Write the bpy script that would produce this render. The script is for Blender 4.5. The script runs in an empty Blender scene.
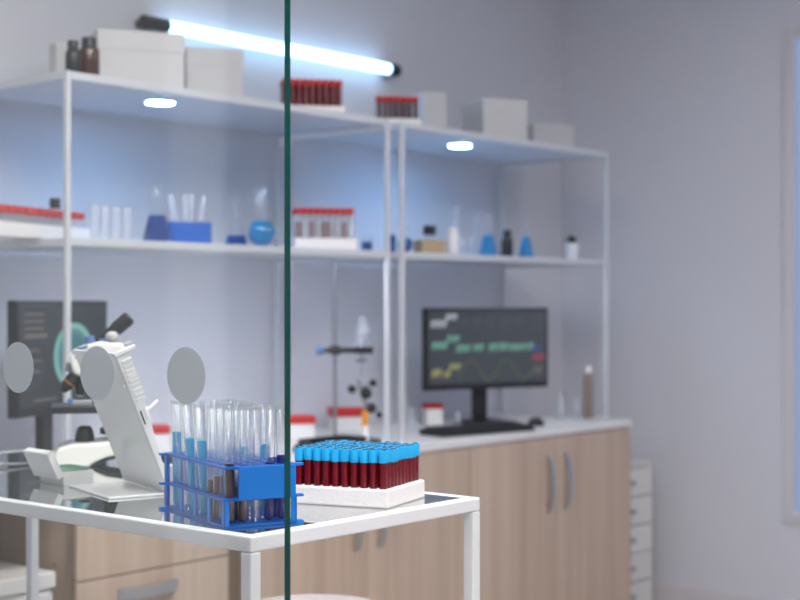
import bpy, bmesh, math, random
from mathutils import Vector, Matrix
random.seed(7)
sc = bpy.context.scene
COL = sc.collection
PI = math.pi
H = 1.25                       # camera height
F = 1432.0; TH = math.atan2(1200, F); CT, ST = math.cos(TH), math.sin(TH)
HY = 303.0

def atY(px, py, Y):
    """world point on the vertical plane Y seen at a photo pixel"""
    u = (px - 400) / F; v = (HY - py) / F
    t = Y / (ST - u * CT)
    return Vector((t * (CT + u * ST), Y, H + v * t))

def atX(px, Y): return atY(px, HY, Y).x
def scale(px, Y):              # metres per pixel there
    u = (px - 400) / F
    return Y / (ST - u * CT) / F

# ------------------------------------------------------------------ materials
def new_mat(name):
    m = bpy.data.materials.new(name); m.use_nodes = True
    nt = m.node_tree; nt.nodes.clear()
    out = nt.nodes.new('ShaderNodeOutputMaterial')
    return m, nt, out

def pbr(name, col, rough=0.5, metal=0.0, spec=0.5, noise=0.0, nscale=40, bump=0.0, emis=None, estr=0, trans=0.0, sss=0.0):
    m, nt, out = new_mat(name)
    b = nt.nodes.new('ShaderNodeBsdfPrincipled')
    b.inputs['Base Color'].default_value = (*col, 1)
    b.inputs['Roughness'].default_value = rough
    b.inputs['Metallic'].default_value = metal
    b.inputs['Specular IOR Level'].default_value = spec
    b.inputs['Transmission Weight'].default_value = trans
    if emis:
        b.inputs['Emission Color'].default_value = (*emis, 1)
        b.inputs['Emission Strength'].default_value = estr
    if noise or bump:
        tc = nt.nodes.new('ShaderNodeTexCoord')
        n = nt.nodes.new('ShaderNodeTexNoise'); n.inputs['Scale'].default_value = nscale
        n.inputs['Detail'].default_value = 4
        nt.links.new(tc.outputs['Object'], n.inputs['Vector'])
        if noise:
            r = nt.nodes.new('ShaderNodeMixRGB')
            r.inputs[1].default_value = (*[c * (1 - noise) for c in col], 1)
            r.inputs[2].default_value = (*[min(1, c * (1 + noise)) for c in col], 1)
            nt.links.new(n.outputs['Fac'], r.inputs[0]); nt.links.new(r.outputs[0], b.inputs['Base Color'])
        if bump:
            bp = nt.nodes.new('ShaderNodeBump'); bp.inputs['Strength'].default_value = bump; bp.inputs['Distance'].default_value = 0.002
            nt.links.new(n.outputs['Fac'], bp.inputs['Height']); nt.links.new(bp.outputs[0], b.inputs['Normal'])
    nt.links.new(b.outputs[0], out.inputs[0])
    return m

def emit(name, col, s):
    m, nt, out = new_mat(name)
    e = nt.nodes.new('ShaderNodeEmission'); e.inputs[0].default_value = (*col, 1); e.inputs[1].default_value = s
    nt.links.new(e.outputs[0], out.inputs[0])
    return m

def thin_glass(name, tint, haze=0.0, hcol=(0.8, 0.82, 0.84), f0=0.04, rough=0.0, power=5.0):
    """one glass surface: clear transmission plus Schlick reflection plus a little pale diffuse haze"""
    m, nt, out = new_mat(name)
    ge = nt.nodes.new('ShaderNodeNewGeometry'); dt = nt.nodes.new('ShaderNodeVectorMath'); dt.operation = 'DOT_PRODUCT'
    nt.links.new(ge.outputs['Incoming'], dt.inputs[0]); nt.links.new(ge.outputs['Normal'], dt.inputs[1])
    ab = nt.nodes.new('ShaderNodeMath'); ab.operation = 'ABSOLUTE'; nt.links.new(dt.outputs['Value'], ab.inputs[0])
    fc_ = nt.nodes.new('ShaderNodeMath'); fc_.operation = 'SUBTRACT'; fc_.inputs[0].default_value = 1.0; nt.links.new(ab.outputs[0], fc_.inputs[1])
    p = nt.nodes.new('ShaderNodeMath'); p.operation = 'POWER'; p.inputs[1].default_value = power
    nt.links.new(fc_.outputs[0], p.inputs[0])
    ml = nt.nodes.new('ShaderNodeMath'); ml.operation = 'MULTIPLY_ADD'; ml.inputs[1].default_value = 1 - f0; ml.inputs[2].default_value = f0
    nt.links.new(p.outputs[0], ml.inputs[0])
    t = nt.nodes.new('ShaderNodeBsdfTransparent'); t.inputs[0].default_value = (*tint, 1)
    g = nt.nodes.new('ShaderNodeBsdfGlossy'); g.inputs['Roughness'].default_value = rough; g.inputs['Color'].default_value = (.97, .98, .98, 1)
    mx = nt.nodes.new('ShaderNodeMixShader')
    nt.links.new(ml.outputs[0], mx.inputs[0]); nt.links.new(t.outputs[0], mx.inputs[1]); nt.links.new(g.outputs[0], mx.inputs[2])
    last = mx
    if haze:
        d = nt.nodes.new('ShaderNodeBsdfDiffuse'); d.inputs[0].default_value = (*hcol, 1)
        m2 = nt.nodes.new('ShaderNodeMixShader'); m2.inputs[0].default_value = haze
        nt.links.new(mx.outputs[0], m2.inputs[1]); nt.links.new(d.outputs[0], m2.inputs[2]); last = m2
    nt.links.new(last.outputs[0], out.inputs[0])
    return m

def liquid(name, col, tint, opac=0.5):
    """coloured liquid: part see-through tint, part scattered colour, glossy skin"""
    m, nt, out = new_mat(name)
    t = nt.nodes.new('ShaderNodeBsdfTransparent'); t.inputs[0].default_value = (*tint, 1)
    d = nt.nodes.new('ShaderNodeBsdfDiffuse'); d.inputs[0].default_value = (*col, 1)
    tl = nt.nodes.new('ShaderNodeBsdfTranslucent'); tl.inputs[0].default_value = (*col, 1)
    a = nt.nodes.new('ShaderNodeMixShader'); a.inputs[0].default_value = 0.5
    nt.links.new(d.outputs[0], a.inputs[1]); nt.links.new(tl.outputs[0], a.inputs[2])
    b = nt.nodes.new('ShaderNodeMixShader'); b.inputs[0].default_value = opac
    nt.links.new(t.outputs[0], b.inputs[1]); nt.links.new(a.outputs[0], b.inputs[2])
    nt.links.new(b.outputs[0], out.inputs[0])
    return m

def translucent_plastic(name, col, opac, tint):
    m, nt, out = new_mat(name)
    p = nt.nodes.new('ShaderNodeBsdfPrincipled'); p.inputs['Base Color'].default_value = (*col, 1); p.inputs['Roughness'].default_value = 0.3
    t = nt.nodes.new('ShaderNodeBsdfTransparent'); t.inputs[0].default_value = (*tint, 1)
    tl = nt.nodes.new('ShaderNodeBsdfTranslucent'); tl.inputs[0].default_value = (*col, 1)
    a = nt.nodes.new('ShaderNodeMixShader'); a.inputs[0].default_value = 0.3
    nt.links.new(p.outputs[0], a.inputs[1]); nt.links.new(tl.outputs[0], a.inputs[2])
    b = nt.nodes.new('ShaderNodeMixShader'); b.inputs[0].default_value = opac
    nt.links.new(t.outputs[0], b.inputs[1]); nt.links.new(a.outputs[0], b.inputs[2])
    nt.links.new(b.outputs[0], out.inputs[0])
    return m

def wood(name, c1, c2):
    m, nt, out = new_mat(name)
    b = nt.nodes.new('ShaderNodeBsdfPrincipled'); b.inputs['Roughness'].default_value = 0.5
    tc = nt.nodes.new('ShaderNodeTexCoord')
    mp = nt.nodes.new('ShaderNodeMapping'); mp.inputs['Scale'].default_value = (16, 16, 0.5)
    n = nt.nodes.new('ShaderNodeTexNoise'); n.inputs['Scale'].default_value = 1.0; n.inputs['Detail'].default_value = 5; n.inputs['Roughness'].default_value = 0.6
    mp2 = nt.nodes.new('ShaderNodeMapping'); mp2.inputs['Scale'].default_value = (120, 120, 2.5)
    n2 = nt.nodes.new('ShaderNodeTexNoise'); n2.inputs['Scale'].default_value = 1.0; n2.inputs['Detail'].default_value = 3
    mxn = nt.nodes.new('ShaderNodeMath'); mxn.operation = 'MULTIPLY_ADD'; mxn.inputs[1].default_value = 0.3
    r = nt.nodes.new('ShaderNodeValToRGB')
    r.color_ramp.elements[0].position = 0.42; r.color_ramp.elements[0].color = (*c1, 1)
    r.color_ramp.elements[1].position = 0.85; r.color_ramp.elements[1].color = (*c2, 1)
    L = nt.links.new
    L(tc.outputs['Object'], mp.inputs[0]); L(mp.outputs[0], n.inputs['Vector'])
    L(tc.outputs['Object'], mp2.inputs[0]); L(mp2.outputs[0], n2.inputs['Vector'])
    L(n2.outputs['Fac'], mxn.inputs[0]); L(n.outputs['Fac'], mxn.inputs[2])
    L(mxn.outputs[0], r.inputs[0]); L(r.outputs[0], b.inputs['Base Color']); L(b.outputs[0], out.inputs[0])
    return m

M = {}
M['wall'] = pbr('wall_paint', (0.64, 0.645, 0.70), 0.75, noise=0.015, nscale=3, bump=0.06)
M['ceiling'] = pbr('ceiling_paint', (0.75, 0.75, 0.76), 0.9, noise=0.01, nscale=5)
M['floor'] = pbr('floor_vinyl', (0.42, 0.41, 0.42), 0.45, noise=0.05, nscale=6)
M['trim'] = pbr('trim_paint', (0.62, 0.60, 0.63), 0.5, noise=0.01)
M['wood'] = wood('oak_laminate', (0.43, 0.315, 0.235), (0.60, 0.47, 0.365))
M['wood_edge'] = pbr('laminate_edge', (0.20, 0.145, 0.105), 0.6, noise=0.1)
M['worktop'] = pbr('worktop_laminate', (0.74, 0.73, 0.72), 0.35, noise=0.02)
M['white_metal'] = pbr('white_powder_coat', (0.86, 0.87, 0.88), 0.3, noise=0.01)
M['rack_metal'] = pbr('shelf_powder_coat', (0.60, 0.625, 0.66), 0.35, noise=0.01)
M['shelf_panel'] = pbr('shelf_board', (0.62, 0.66, 0.72), 0.5, noise=0.02)
M['steel'] = pbr('brushed_steel', (0.55, 0.56, 0.57), 0.35, metal=0.9)
M['steel_dark'] = pbr('dull_steel', (0.30, 0.31, 0.33), 0.4, metal=0.7)
M['black'] = pbr('black_plastic', (0.015, 0.015, 0.017), 0.4, noise=0.1)
M['black_soft'] = pbr('black_rubber', (0.03, 0.03, 0.032), 0.6, noise=0.1)
M['white_plastic'] = pbr('white_gloss_plastic', (0.80, 0.80, 0.79), 0.18, noise=0.01)
M['acrylic'] = pbr('white_acrylic', (0.88, 0.88, 0.88), 0.10, noise=0.005)
M['card'] = pbr('white_card', (0.60, 0.595, 0.61), 0.7, noise=0.03, nscale=12)
M['foam'] = pbr('white_foam', (0.84, 0.81, 0.80), 0.8, noise=0.03, nscale=180, bump=0.5)
M['cream'] = pbr('cream_enamel', (0.82, 0.81, 0.78), 0.25, noise=0.01)
M['white_unit'] = pbr('white_unit', (0.74, 0.72, 0.70), 0.4, noise=0.01)
M['blue_cap'] = pbr('sky_blue_cap', (0.015, 0.43, 0.82), 0.4, noise=0.03)
M['blue_knob'] = pbr('muted_blue_knob', (0.10, 0.19, 0.42), 0.4)
M['grey_knob'] = pbr('grey_knob', (0.48, 0.48, 0.48), 0.5)
M['cap_shade'] = pbr('dark_cap_shade', (0.012, 0.03, 0.055), 0.6)
M['red_cap'] = pbr('red_cap', (0.50, 0.02, 0.02), 0.45, noise=0.05)
M['blood'] = pbr('blood', (0.19, 0.0, 0.006), 0.25, spec=0.3, noise=0.2, nscale=60)
M['blood_brown'] = pbr('settled_blood', (0.075, 0.022, 0.018), 0.3, noise=0.2, nscale=60)
M['rack_blue'] = translucent_plastic('blue_rack_plastic', (0.0, 0.20, 0.72), 0.80, (0.35, 0.55, 0.95))
M['rack_blue_solid'] = pbr('blue_rack_label_panel', (0.0, 0.19, 0.68), 0.35, noise=0.02)
M['cyan_liq'] = liquid('cyan_liquid', (0.0, 0.70, 0.95), (0.06, 0.80, 0.98), 0.8)
M['deep_liq'] = liquid('deep_blue_liquid', (0.01, 0.03, 0.34), (0.06, 0.10, 0.7), 0.6)
M['flask_blue'] = liquid('blue_flask_liquid', (0.0, 0.43, 0.72), (0.08, 0.6, 0.95), 0.8)
M['flask_navy'] = liquid('navy_flask_liquid', (0.0, 0.10, 0.46), (0.03, 0.12, 0.6), 0.9)
M['glass'] = thin_glass('clear_glass', (0.982, 0.988, 0.99), haze=0.022, hcol=(0.92, 0.92, 0.92), f0=0.05, power=2.2)
M['shelf_glass'] = thin_glass('shelf_glassware', (0.95, 0.98, 1.0), haze=0.03, f0=0.06, power=2.5)
M['tube_milky'] = thin_glass('milky_tube_plastic', (0.95, 0.96, 0.98), haze=0.22, hcol=(0.92, 0.93, 0.96), f0=0.06, power=2.5)
M['bulb_glass'] = thin_glass('bulb_glass', (0.93, 0.96, 1.0), haze=0.10, hcol=(0.85, 0.9, 0.97), f0=0.10, power=2.0)
M['rim_glass'] = thin_glass('thick_rim_glass', (0.9, 0.92, 0.93), haze=0.10, hcol=(0.92, 0.93, 0.94), f0=0.25, power=2.0)
M['tube_clear'] = thin_glass('sample_tube_plastic', (0.99, 0.985, 0.985), haze=0.0, f0=0.025, power=5.0)
M['pane'] = thin_glass('pane_glass', (0.98, 0.99, 0.987), haze=0.005, f0=0.045)
M['pane_edge'] = pbr('green_glass_edge', (0.004, 0.055, 0.045), 0.12, noise=0.35, nscale=9)
M['table_glass'] = thin_glass('table_glass', (0.66, 0.72, 0.72), haze=0.02, hcol=(0.5, 0.52, 0.53), f0=0.42, power=2.0)
M['frost'] = translucent_plastic('frosted_film', (0.66, 0.71, 0.74), 0.88, (0.9, 0.9, 0.9))
M['amber'] = pbr('amber_glass', (0.06, 0.022, 0.014), 0.15)
M['orange'] = pbr('orange_plastic', (0.75, 0.28, 0.03), 0.4)
M['tan'] = pbr('tan_card', (0.45, 0.33, 0.20), 0.7, noise=0.05)
M['brown_glass'] = pbr('grey_brown_glass', (0.24, 0.18, 0.15), 0.3)
M['leaf'] = pbr('dark_leaf', (0.01, 0.03, 0.012), 0.6, noise=0.3)
M['soil'] = pbr('soil', (0.03, 0.02, 0.015), 0.9, noise=0.3)
M['led'] = emit('led_tube_light', (0.42, 0.70, 1.0), 5.0)
M['puck'] = emit('puck_light', (0.28, 0.58, 1.0), 120.0)
M['strip'] = emit('fill_strip_glow', (0.74, 0.83, 1.0), 75.0); M['fill_low'] = emit('fill_strip_glow_low', (0.66, 0.80, 1.0), 28.0)  # glow of the added fill strips
M['panel_glow'] = emit('unseen_panel_glow', (1.0, 0.965, 0.94), 13.0)  # glow of the added ceiling panels
M['daylight'] = emit('frosted_daylight', (0.92, 0.96, 1.0), 0.36)
M['daylight_bright'] = emit('frosted_daylight_bright', (0.95, 0.97, 1.0), 0.80)
M['window_blue'] = emit('blue_evening_glass', (0.27, 0.36, 0.60), 1.0)
M['dark_door'] = pbr('dark_door', (0.05, 0.05, 0.055), 0.6, noise=0.05)
M['screen'] = pbr('screen_glass', (0.02, 0.022, 0.026), 0.15, emis=(0.20, 0.235, 0.29), estr=0.17)
M['screen_far'] = pbr('screen_glass_slate', (0.02, 0.022, 0.026), 0.15, emis=(0.20, 0.235, 0.27), estr=0.10)
def scr(name, c, s): M[name] = emit(name, c, s)
scr('px_white', (0.75, 0.8, 0.9), 0.75); scr('px_mint', (0.33, 0.80, 0.64), 0.62); scr('px_yellow', (0.75, 0.72, 0.30), 0.6)
scr('px_dim', (0.35, 0.36, 0.45), 0.26); scr('px_olive', (0.35, 0.44, 0.40), 0.21); scr('px_red', (0.85, 0.15, 0.22), 0.5)
scr('px_blue', (0.12, 0.2, 0.75), 0.5); scr('px_text', (0.55, 0.50, 0.50), 0.32)
def petri():
    m, nt, out = new_mat('petri_image')
    tc = nt.nodes.new('ShaderNodeTexCoord')
    g = nt.nodes.new('ShaderNodeTexGradient'); g.gradient_type = 'SPHERICAL'
    mp = nt.nodes.new('ShaderNodeMapping'); mp.inputs['Scale'].default_value = (9.6, 9.6, 9.6)
    r = nt.nodes.new('ShaderNodeValToRGB'); e = r.color_ramp.elements
    e[0].position = 0.0; e[0].color = (0.14, 0.33, 0.31, 1)
    e[1].position = 0.45; e[1].color = (0.07, 0.17, 0.21, 1)
    k = e.new(0.12); k.color = (0.24, 0.46, 0.40, 1)
    k = e.new(0.24); k.color = (0.10, 0.25, 0.28, 1)
    em = nt.nodes.new('ShaderNodeEmission'); em.inputs[1].default_value = 1.15
    L = nt.links.new
    L(tc.outputs['Object'], mp.inputs[0]); L(mp.outputs[0], g.inputs[0]); L(g.outputs['Fac'], r.inputs[0]); L(r.outputs[0], em.inputs[0]); L(em.outputs[0], out.inputs[0])
    return m
M['petri'] = petri()

# ------------------------------------------------------------------ mesh helpers
def box(bm, c, s, rot=None):
    """box centred at c, full sizes s, optional rotation matrix"""
    r = bmesh.ops.create_cube(bm, size=1.0)
    mt = Matrix.Translation(c) @ (rot.to_4x4() if rot else Matrix.Identity(4)) @ Matrix.Diagonal((*s, 1))
    bmesh.ops.transform(bm, matrix=mt, verts=r['verts'])

def box2(bm, a, b): box(bm, [(a[i] + b[i]) / 2 for i in range(3)], [abs(b[i] - a[i]) for i in range(3)])

def cyl(bm, p0, p1, r0, r1=None, seg=20, caps=True):
    p0, p1 = Vector(p0), Vector(p1); d = p1 - p0
    r = bmesh.ops.create_cone(bm, cap_ends=caps, segments=seg, radius1=r0, radius2=r0 if r1 is None else r1, depth=d.length)
    q = Vector((0, 0, 1)).rotation_difference(d.normalized())
    bmesh.ops.transform(bm, matrix=Matrix.Translation((p0 + p1) / 2) @ q.to_matrix().to_4x4(), verts=r['verts'])

def lathe(bm, prof, seg=24, c=(0, 0, 0)):
    """prof: list of (radius, z); radius 0 closes with a pole"""
    rings = []
    for r, z in prof:
        if r <= 1e-6: rings.append([bm.verts.new((c[0], c[1], c[2] + z))])
        else: rings.append([bm.verts.new((c[0] + r * math.cos(2 * PI * k / seg), c[1] + r * math.sin(2 * PI * k / seg), c[2] + z)) for k in range(seg)])
    for a, b in zip(rings, rings[1:]):
        for k in range(seg):
            k2 = (k + 1) % seg
            if len(a) == 1 and len(b) == 1: continue
            if len(a) == 1: bm.faces.new((a[0], b[k2], b[k]))
            elif len(b) == 1: bm.faces.new((a[k], a[k2], b[0]))
            else: bm.faces.new((a[k], a[k2], b[k2], b[k]))

def prism(bm, poly, y0, y1):
    """poly in (x,z), extruded along y"""
    a = [bm.verts.new((x, y0, z)) for x, z in poly]; b = [bm.verts.new((x, y1, z)) for x, z in poly]
    n = len(poly)
    bm.faces.new(a); bm.faces.new(list(reversed(b)))
    for i in range(n): bm.faces.new((a[i], b[i], b[(i + 1) % n], a[(i + 1) % n]))

def hole_plate(bm, x0, y0, nx, ny, px, py, r, z0, z1, mx, my, seg=16):
    """slab with a grid of round holes; mx,my extra solid margin outside the grid"""
    top = {}
    def V(x, y, z):
        k = (round(x, 6), round(y, 6), round(z, 6))
        if k not in top: top[k] = bm.verts.new((x, y, z))
        return top[k]
    for i in range(nx):
        for j in range(ny):
            cx, cy = x0 + (i + .5) * px, y0 + (j + .5) * py
            xl, xh = x0 + i * px - (mx if i == 0 else 0), x0 + (i + 1) * px + (mx if i == nx - 1 else 0)
            yl, yh = y0 + j * py - (my if j == 0 else 0), y0 + (j + 1) * py + (my if j == ny - 1 else 0)
            per = []
            for t in range(4): per.append(((xh, yl + (yh - yl) * t / 4)))
            for t in range(4): per.append(((xh - (xh - xl) * t / 4, yh)))
            for t in range(4): per.append(((xl, yh - (yh - yl) * t / 4)))
            for t in range(4): per.append(((xl + (xh - xl) * t / 4, yl)))
            hol = [(cx + r * math.cos(-PI / 4 + 2 * PI * t / 16), cy + r * math.sin(-PI / 4 + 2 * PI * t / 16)) for t in range(16)]
            for t in range(16):
                t2 = (t + 1) % 16
                bm.faces.new((V(*per[t], z1), V(*per[t2], z1), V(*hol[t2], z1), V(*hol[t], z1)))
                bm.faces.new((V(*per[t2], z0), V(*per[t], z0), V(*hol[t], z0), V(*hol[t2], z0)))
                bm.faces.new((V(*hol[t], z1), V(*hol[t2], z1), V(*hol[t2], z0), V(*hol[t], z0)))
    eb = [e for e in bm.edges if len(e.link_faces) == 1]
    up = [e for e in eb if all(abs(v.co.z - z1) < 1e-6 for v in e.verts)]
    for e in up:
        a, b = e.verts
        bm.faces.new((a, b, V(b.co.x, b.co.y, z0), V(a.co.x, a.co.y, z0)))
    bmesh.ops.recalc_face_normals(bm, faces=bm.faces[:])

def obj(name, bm, mat, parent=None, loc=None, smooth=False, bevel=0, wt=False):
    me = bpy.data.meshes.new(name)
    bmesh.ops.recalc_face_normals(bm, faces=bm.faces[:])
    bm.to_mesh(me); bm.free()
    me.materials.append(M[mat])
    o = bpy.data.objects.new(name, me); COL.objects.link(o)
    if parent: o.parent = parent
    if loc is not None: o.location = loc
    if smooth:
        for p in me.polygons: p.use_smooth = True
        try: me.set_sharp_from_angle(angle=math.radians(50))
        except Exception: pass
    if bevel:
        b = o.modifiers.new('bevel', 'BEVEL'); b.width = bevel; b.segments = 2
        if wt: b.limit_method = 'WEIGHT'; b.segments = 3
        else: b.limit_method = 'ANGLE'; b.angle_limit = math.radians(40)
    return o

def NB(): return bmesh.new()

def thing(name, label, cat, loc=(0, 0, 0), rotz=0.0, group=None):
    o = bpy.data.objects.new(name, None); COL.objects.link(o)
    o.empty_display_size = 0.02
    o.location = loc; o.rotation_euler = (0, 0, rotz); o['label'] = label; o['category'] = cat
    if group: o['group'] = group
    return o

def tag(o, label, cat, group=None):
    o['label'] = label; o['category'] = cat
    if group: o['group'] = group
    return o

def struct(name, bm, mat, parent=None, **k):
    o = obj(name, bm, mat, parent, **k)
    if parent is None: o['kind'] = 'structure'
    return o

def dup(root, loc=None, rot=None, label=None, group=None):
    r = root.copy(); COL.objects.link(r)
    if loc is not None: r.location = loc
    if rot is not None: r.rotation_euler = rot
    if label: r['label'] = label
    if group: r['group'] = group
    for ch in list(root.children):
        c = ch.copy(); COL.objects.link(c); c.parent = r
        for g in list(ch.children):
            d = g.copy(); COL.objects.link(d); d.parent = c
    return r

ORD = ['first', 'second', 'third', 'fourth', 'fifth', 'sixth', 'seventh', 'eighth', 'ninth', 'tenth']

# ------------------------------------------------------------------ the room
XL, XR, YB, YF, ZC = -1.9, 5.286, 3.5, -2.6, 2.85
def slab(name, a, b, mat, **k):
    bm = NB(); box2(bm, a, b); return struct(name, bm, mat, **k)
slab('floor', (XL - .1, YF - .1, -.1), (XR + .1, YB + .1, 0), 'floor')
slab('ceiling', (XL - .1, YF - .1, ZC), (XR + .1, YB + .1, ZC + .1), 'ceiling')
slab('wall_left', (XL - .1, YF - .1, 0), (XL, YB + .1, ZC), 'wall')
slab('wall_front', (XL, YF - .1, 0), (XR, YF, ZC), 'wall')
# back wall with a glazed daylight door opening
GX0, GX1 = -0.667, 1.02
bm = NB()
box2(bm, (XL, YB, 0), (GX0, YB + .1, ZC)); box2(bm, (GX1, YB, 0), (XR + .1, YB + .1, ZC)); box2(bm, (GX0, YB, 2.5), (GX1, YB + .1, ZC))
struct('wall_back', bm, 'wall')
# unseen dark door leaf, added so the pane reflects a dark band
bm = NB(); box2(bm, (-1.30, YB - .012, 0.0), (GX0 - .002, YB, 2.5)); d1 = struct('unseen_door', bm, 'dark_door')
bm = NB(); cyl(bm, (-1.22, YB - .06, 1.0), (-1.10, YB - .06, 1.0), .01); cyl(bm, (-1.22, YB - .06, 1.0), (-1.22, YB - .01, 1.0), .009); obj('handle', bm, 'steel', d1, smooth=True)
# window_1: frosted daylight glazing
bm = NB(); box2(bm, (GX0, YB + .03, 0.0), (-.445, YB + .05, 2.5)); w1 = struct('window_1', bm, 'daylight_bright')
bm = NB(); box2(bm, (-.425, YB + .03, 0.0), (GX1, YB + .05, 2.5)); obj('pane', bm, 'daylight', w1)
bm = NB(); box2(bm, (-.445, YB + .02, 0), (-.425, YB + .06, 2.5)); obj('mullion', bm, 'trim', w1)
# right wall with a tall glazed opening
wy0, wy1, wz0, wz1 = 0.6, 2.40, 0.43, 2.29
def rw(px, X=XR):
    u = (px - 400) / F; return X / (CT + u * ST) * (ST - u * CT)
wy1 = rw(794)
bm = NB()
box2(bm, (XR, YF, 0), (XR + .1, wy0, ZC)); box2(bm, (XR, wy1, 0), (XR + .1, YB, ZC))
box2(bm, (XR, wy0, 0), (XR + .1, wy1, wz0)); box2(bm, (XR, wy0, wz1), (XR + .1, wy1, ZC))
struct('wall_right', bm, 'wall')
bm = NB(); box2(bm, (XR + .015, wy0 + .003, wz0 + .003), (XR + .025, wy1 - .003, wz1 - .003)); w2 = struct('window_2', bm, 'window_blue')
bm = NB(); t = rw(784) - wy1
box2(bm, (XR - .012, wy1 - .0025, wz0 - t), (XR + .03, wy1 + t, wz1 + t)); box2(bm, (XR - .012, wy0 - t, wz0 - t), (XR + .03, wy0 + .0025, wz1 + t))
box2(bm, (XR - .012, wy0 + .0025, wz1 - .0025), (XR + .03, wy1 - .0025, wz1 + t)); box2(bm, (XR - .012, wy0 + .0025, wz0 - t), (XR + .03, wy1 - .0025, wz0 + .0025))
obj('window_frame', bm, 'trim', w2, bevel=.004)
for nm, a, b in (('baseboard_right', (XR - .012, YF, 0), (XR, YB, .08)), ('baseboard_left', (XL, YF, 0), (XL + .012, YB, .08)), ('baseboard_front', (XL, YF, 0), (XR, YF + .012, .08))):
    slab(nm, a, b, 'trim')

# unseen ceiling panels, added to light the scene
def unseen_fill_panel(x, y, sx, sy, label):
    t = thing('unseen_fill_panel', label, 'unseen fill light', (x, y, ZC - .03), 0)
    bm = NB()
    for s in (-1, 1):
        box(bm, (s * (sx / 2 + .01), 0, .012), (.02, sy + .04, .036)); box(bm, (0, s * (sy / 2 + .01), .012), (sx, .02, .036))
    obj('frame', bm, 'white_metal', t)
    bm = NB(); box(bm, (0, 0, .012), (sx, sy, .03)); obj('diffuser', bm, 'panel_glow', t)
    return t
unseen_fill_panel(0.9, -0.1, 1.2, 1.2, 'unseen square fill panel above the glass table front')
unseen_fill_panel(1.1, 1.5, 0.6, 1.2, 'unseen narrow fill panel over the glass table')
unseen_fill_panel(1.9, 1.45, 1.2, 0.8, 'unseen oblong fill panel before the shelf units')
unseen_fill_panel(3.9, 0.4, 0.6, 1.2, 'unseen narrow fill panel near the blue window')

# ------------------------------------------------------------------ bench
WZ = 0.80                     # worktop height
bm = NB(); box2(bm, (1.22, 2.88, WZ - .028), (4.842, YB - .002, WZ))
tag(obj('worktop', bm, 'worktop', bevel=.004), 'long white laminate worktop across the wooden cabinets', 'worktop')

def bow_handle(parent, p0, p1, out=.03, r=.006, w=.016):
    """flat bowed handle from p0 to p1, bulging to -y"""
    bm = NB(); n = 14; p0, p1 = Vector(p0), Vector(p1); ax = (p1 - p0).normalized()
    side = Vector((0, 1, 0)).cross(ax)
    prev = None
    for i in range(n + 1):
        f = i / n; c = p0.lerp(p1, f) + Vector((0, -1, 0)) * out * math.sin(PI * f) ** 0.6
        ring = [bm.verts.new(c + side * a * w / 2 + Vector((0, b * .004, 0))) for a, b in ((-1, -1), (1, -1), (1, 1), (-1, 1))]
        if prev:
            for k in range(4): bm.faces.new((prev[k], prev[(k + 1) % 4], ring[(k + 1) % 4], ring[k]))
        else: bm.faces.new(ring)
        prev = ring
    bm.faces.new(prev)
    return obj('handle', bm, 'steel', parent, smooth=True)

CB = WZ - .028
def carcass(t, w, d, h, mat='wood'):
    bm = NB(); th = .018
    box2(bm, (0, 0, .08), (th, d, h)); box2(bm, (w - th, 0, .08), (w, d, h))
    box2(bm, (th, .001, .08), (w - th, d, .08 + th)); box2(bm, (th, d - .01, .08 + th), (w - th, d, h)); box2(bm, (th, .001, h - th), (w - th, d - .01, h))
    obj('body', bm, mat, t)
    bm = NB(); box2(bm, (.02, .05, 0), (w - .02, d - .02, .0795)); obj('plinth', bm, 'wood_edge', t)

# drawer cabinet
XD0, XD1 = 2.178, 2.765
t = thing('drawer_cabinet', 'oak drawer cabinet with a bowed steel handle behind the white table frame', 'cabinet', (XD0, 2.90, 0))
carcass(t, XD1 - XD0 - .002, .58, CB - .001)
bm = NB(); box2(bm, (0, -.003, .08), (.016, -.0005, CB - .002)); obj('stile', bm, 'wood_edge', t)
bm = NB(); box2(bm, (XD1 - XD0 - .05, -.006, .08), (XD1 - XD0 - .003, -.0005, CB - .002)); obj('stile', bm, 'wood_edge', t)
bm = NB(); cyl(bm, (-.0015, .045, .60), (.003, .045, .60), .004); obj('screw_cap', bm, 'wood_edge', t)
dw = XD1 - XD0 - .06
for z0, z1 in ((.562, .768), (.32, .558), (.085, .316)):
    bm = NB(); box2(bm, (.018, -.02, z0), (dw, -.001, z1)); dr = obj('drawer', bm, 'wood', t, bevel=.0015)
    zc = (z0 + z1) / 2 + (.072 if z1 < .56 else .0)
    if z1 < .56: bow_handle(dr, (.145, -.018, zc), (.345, -.018, zc), .03, w=.028)
# door cabinets
def door_cabinet(x0, x1, label, hz):
    w = x1 - x0 - .002
    t = thing('door_cabinet', label, 'cabinet', (x0, 2.90, 0)); carcass(t, w, .58, CB - .001)
    for k in range(2):
        a, b = k * w / 2 + .0015, (k + 1) * w / 2 - .0015
        bm = NB(); box2(bm, (a, -.02, .085), (b, -.001, CB - .004)); dr = obj('door', bm, 'wood', t, bevel=.0015)
        hx = w / 2 + (-.055 if k == 0 else .055)
        bow_handle(dr, (hx, -.018, hz), (hx, -.018, hz + .21), .028, w=.018)
    return t
door_cabinet(2.767, 3.80, 'oak two-door cabinet beneath the foam rack, next to the drawers', .50)
door_cabinet(3.802, 4.833, 'oak two-door cabinet at the worktop end by the wall', .50)

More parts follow.
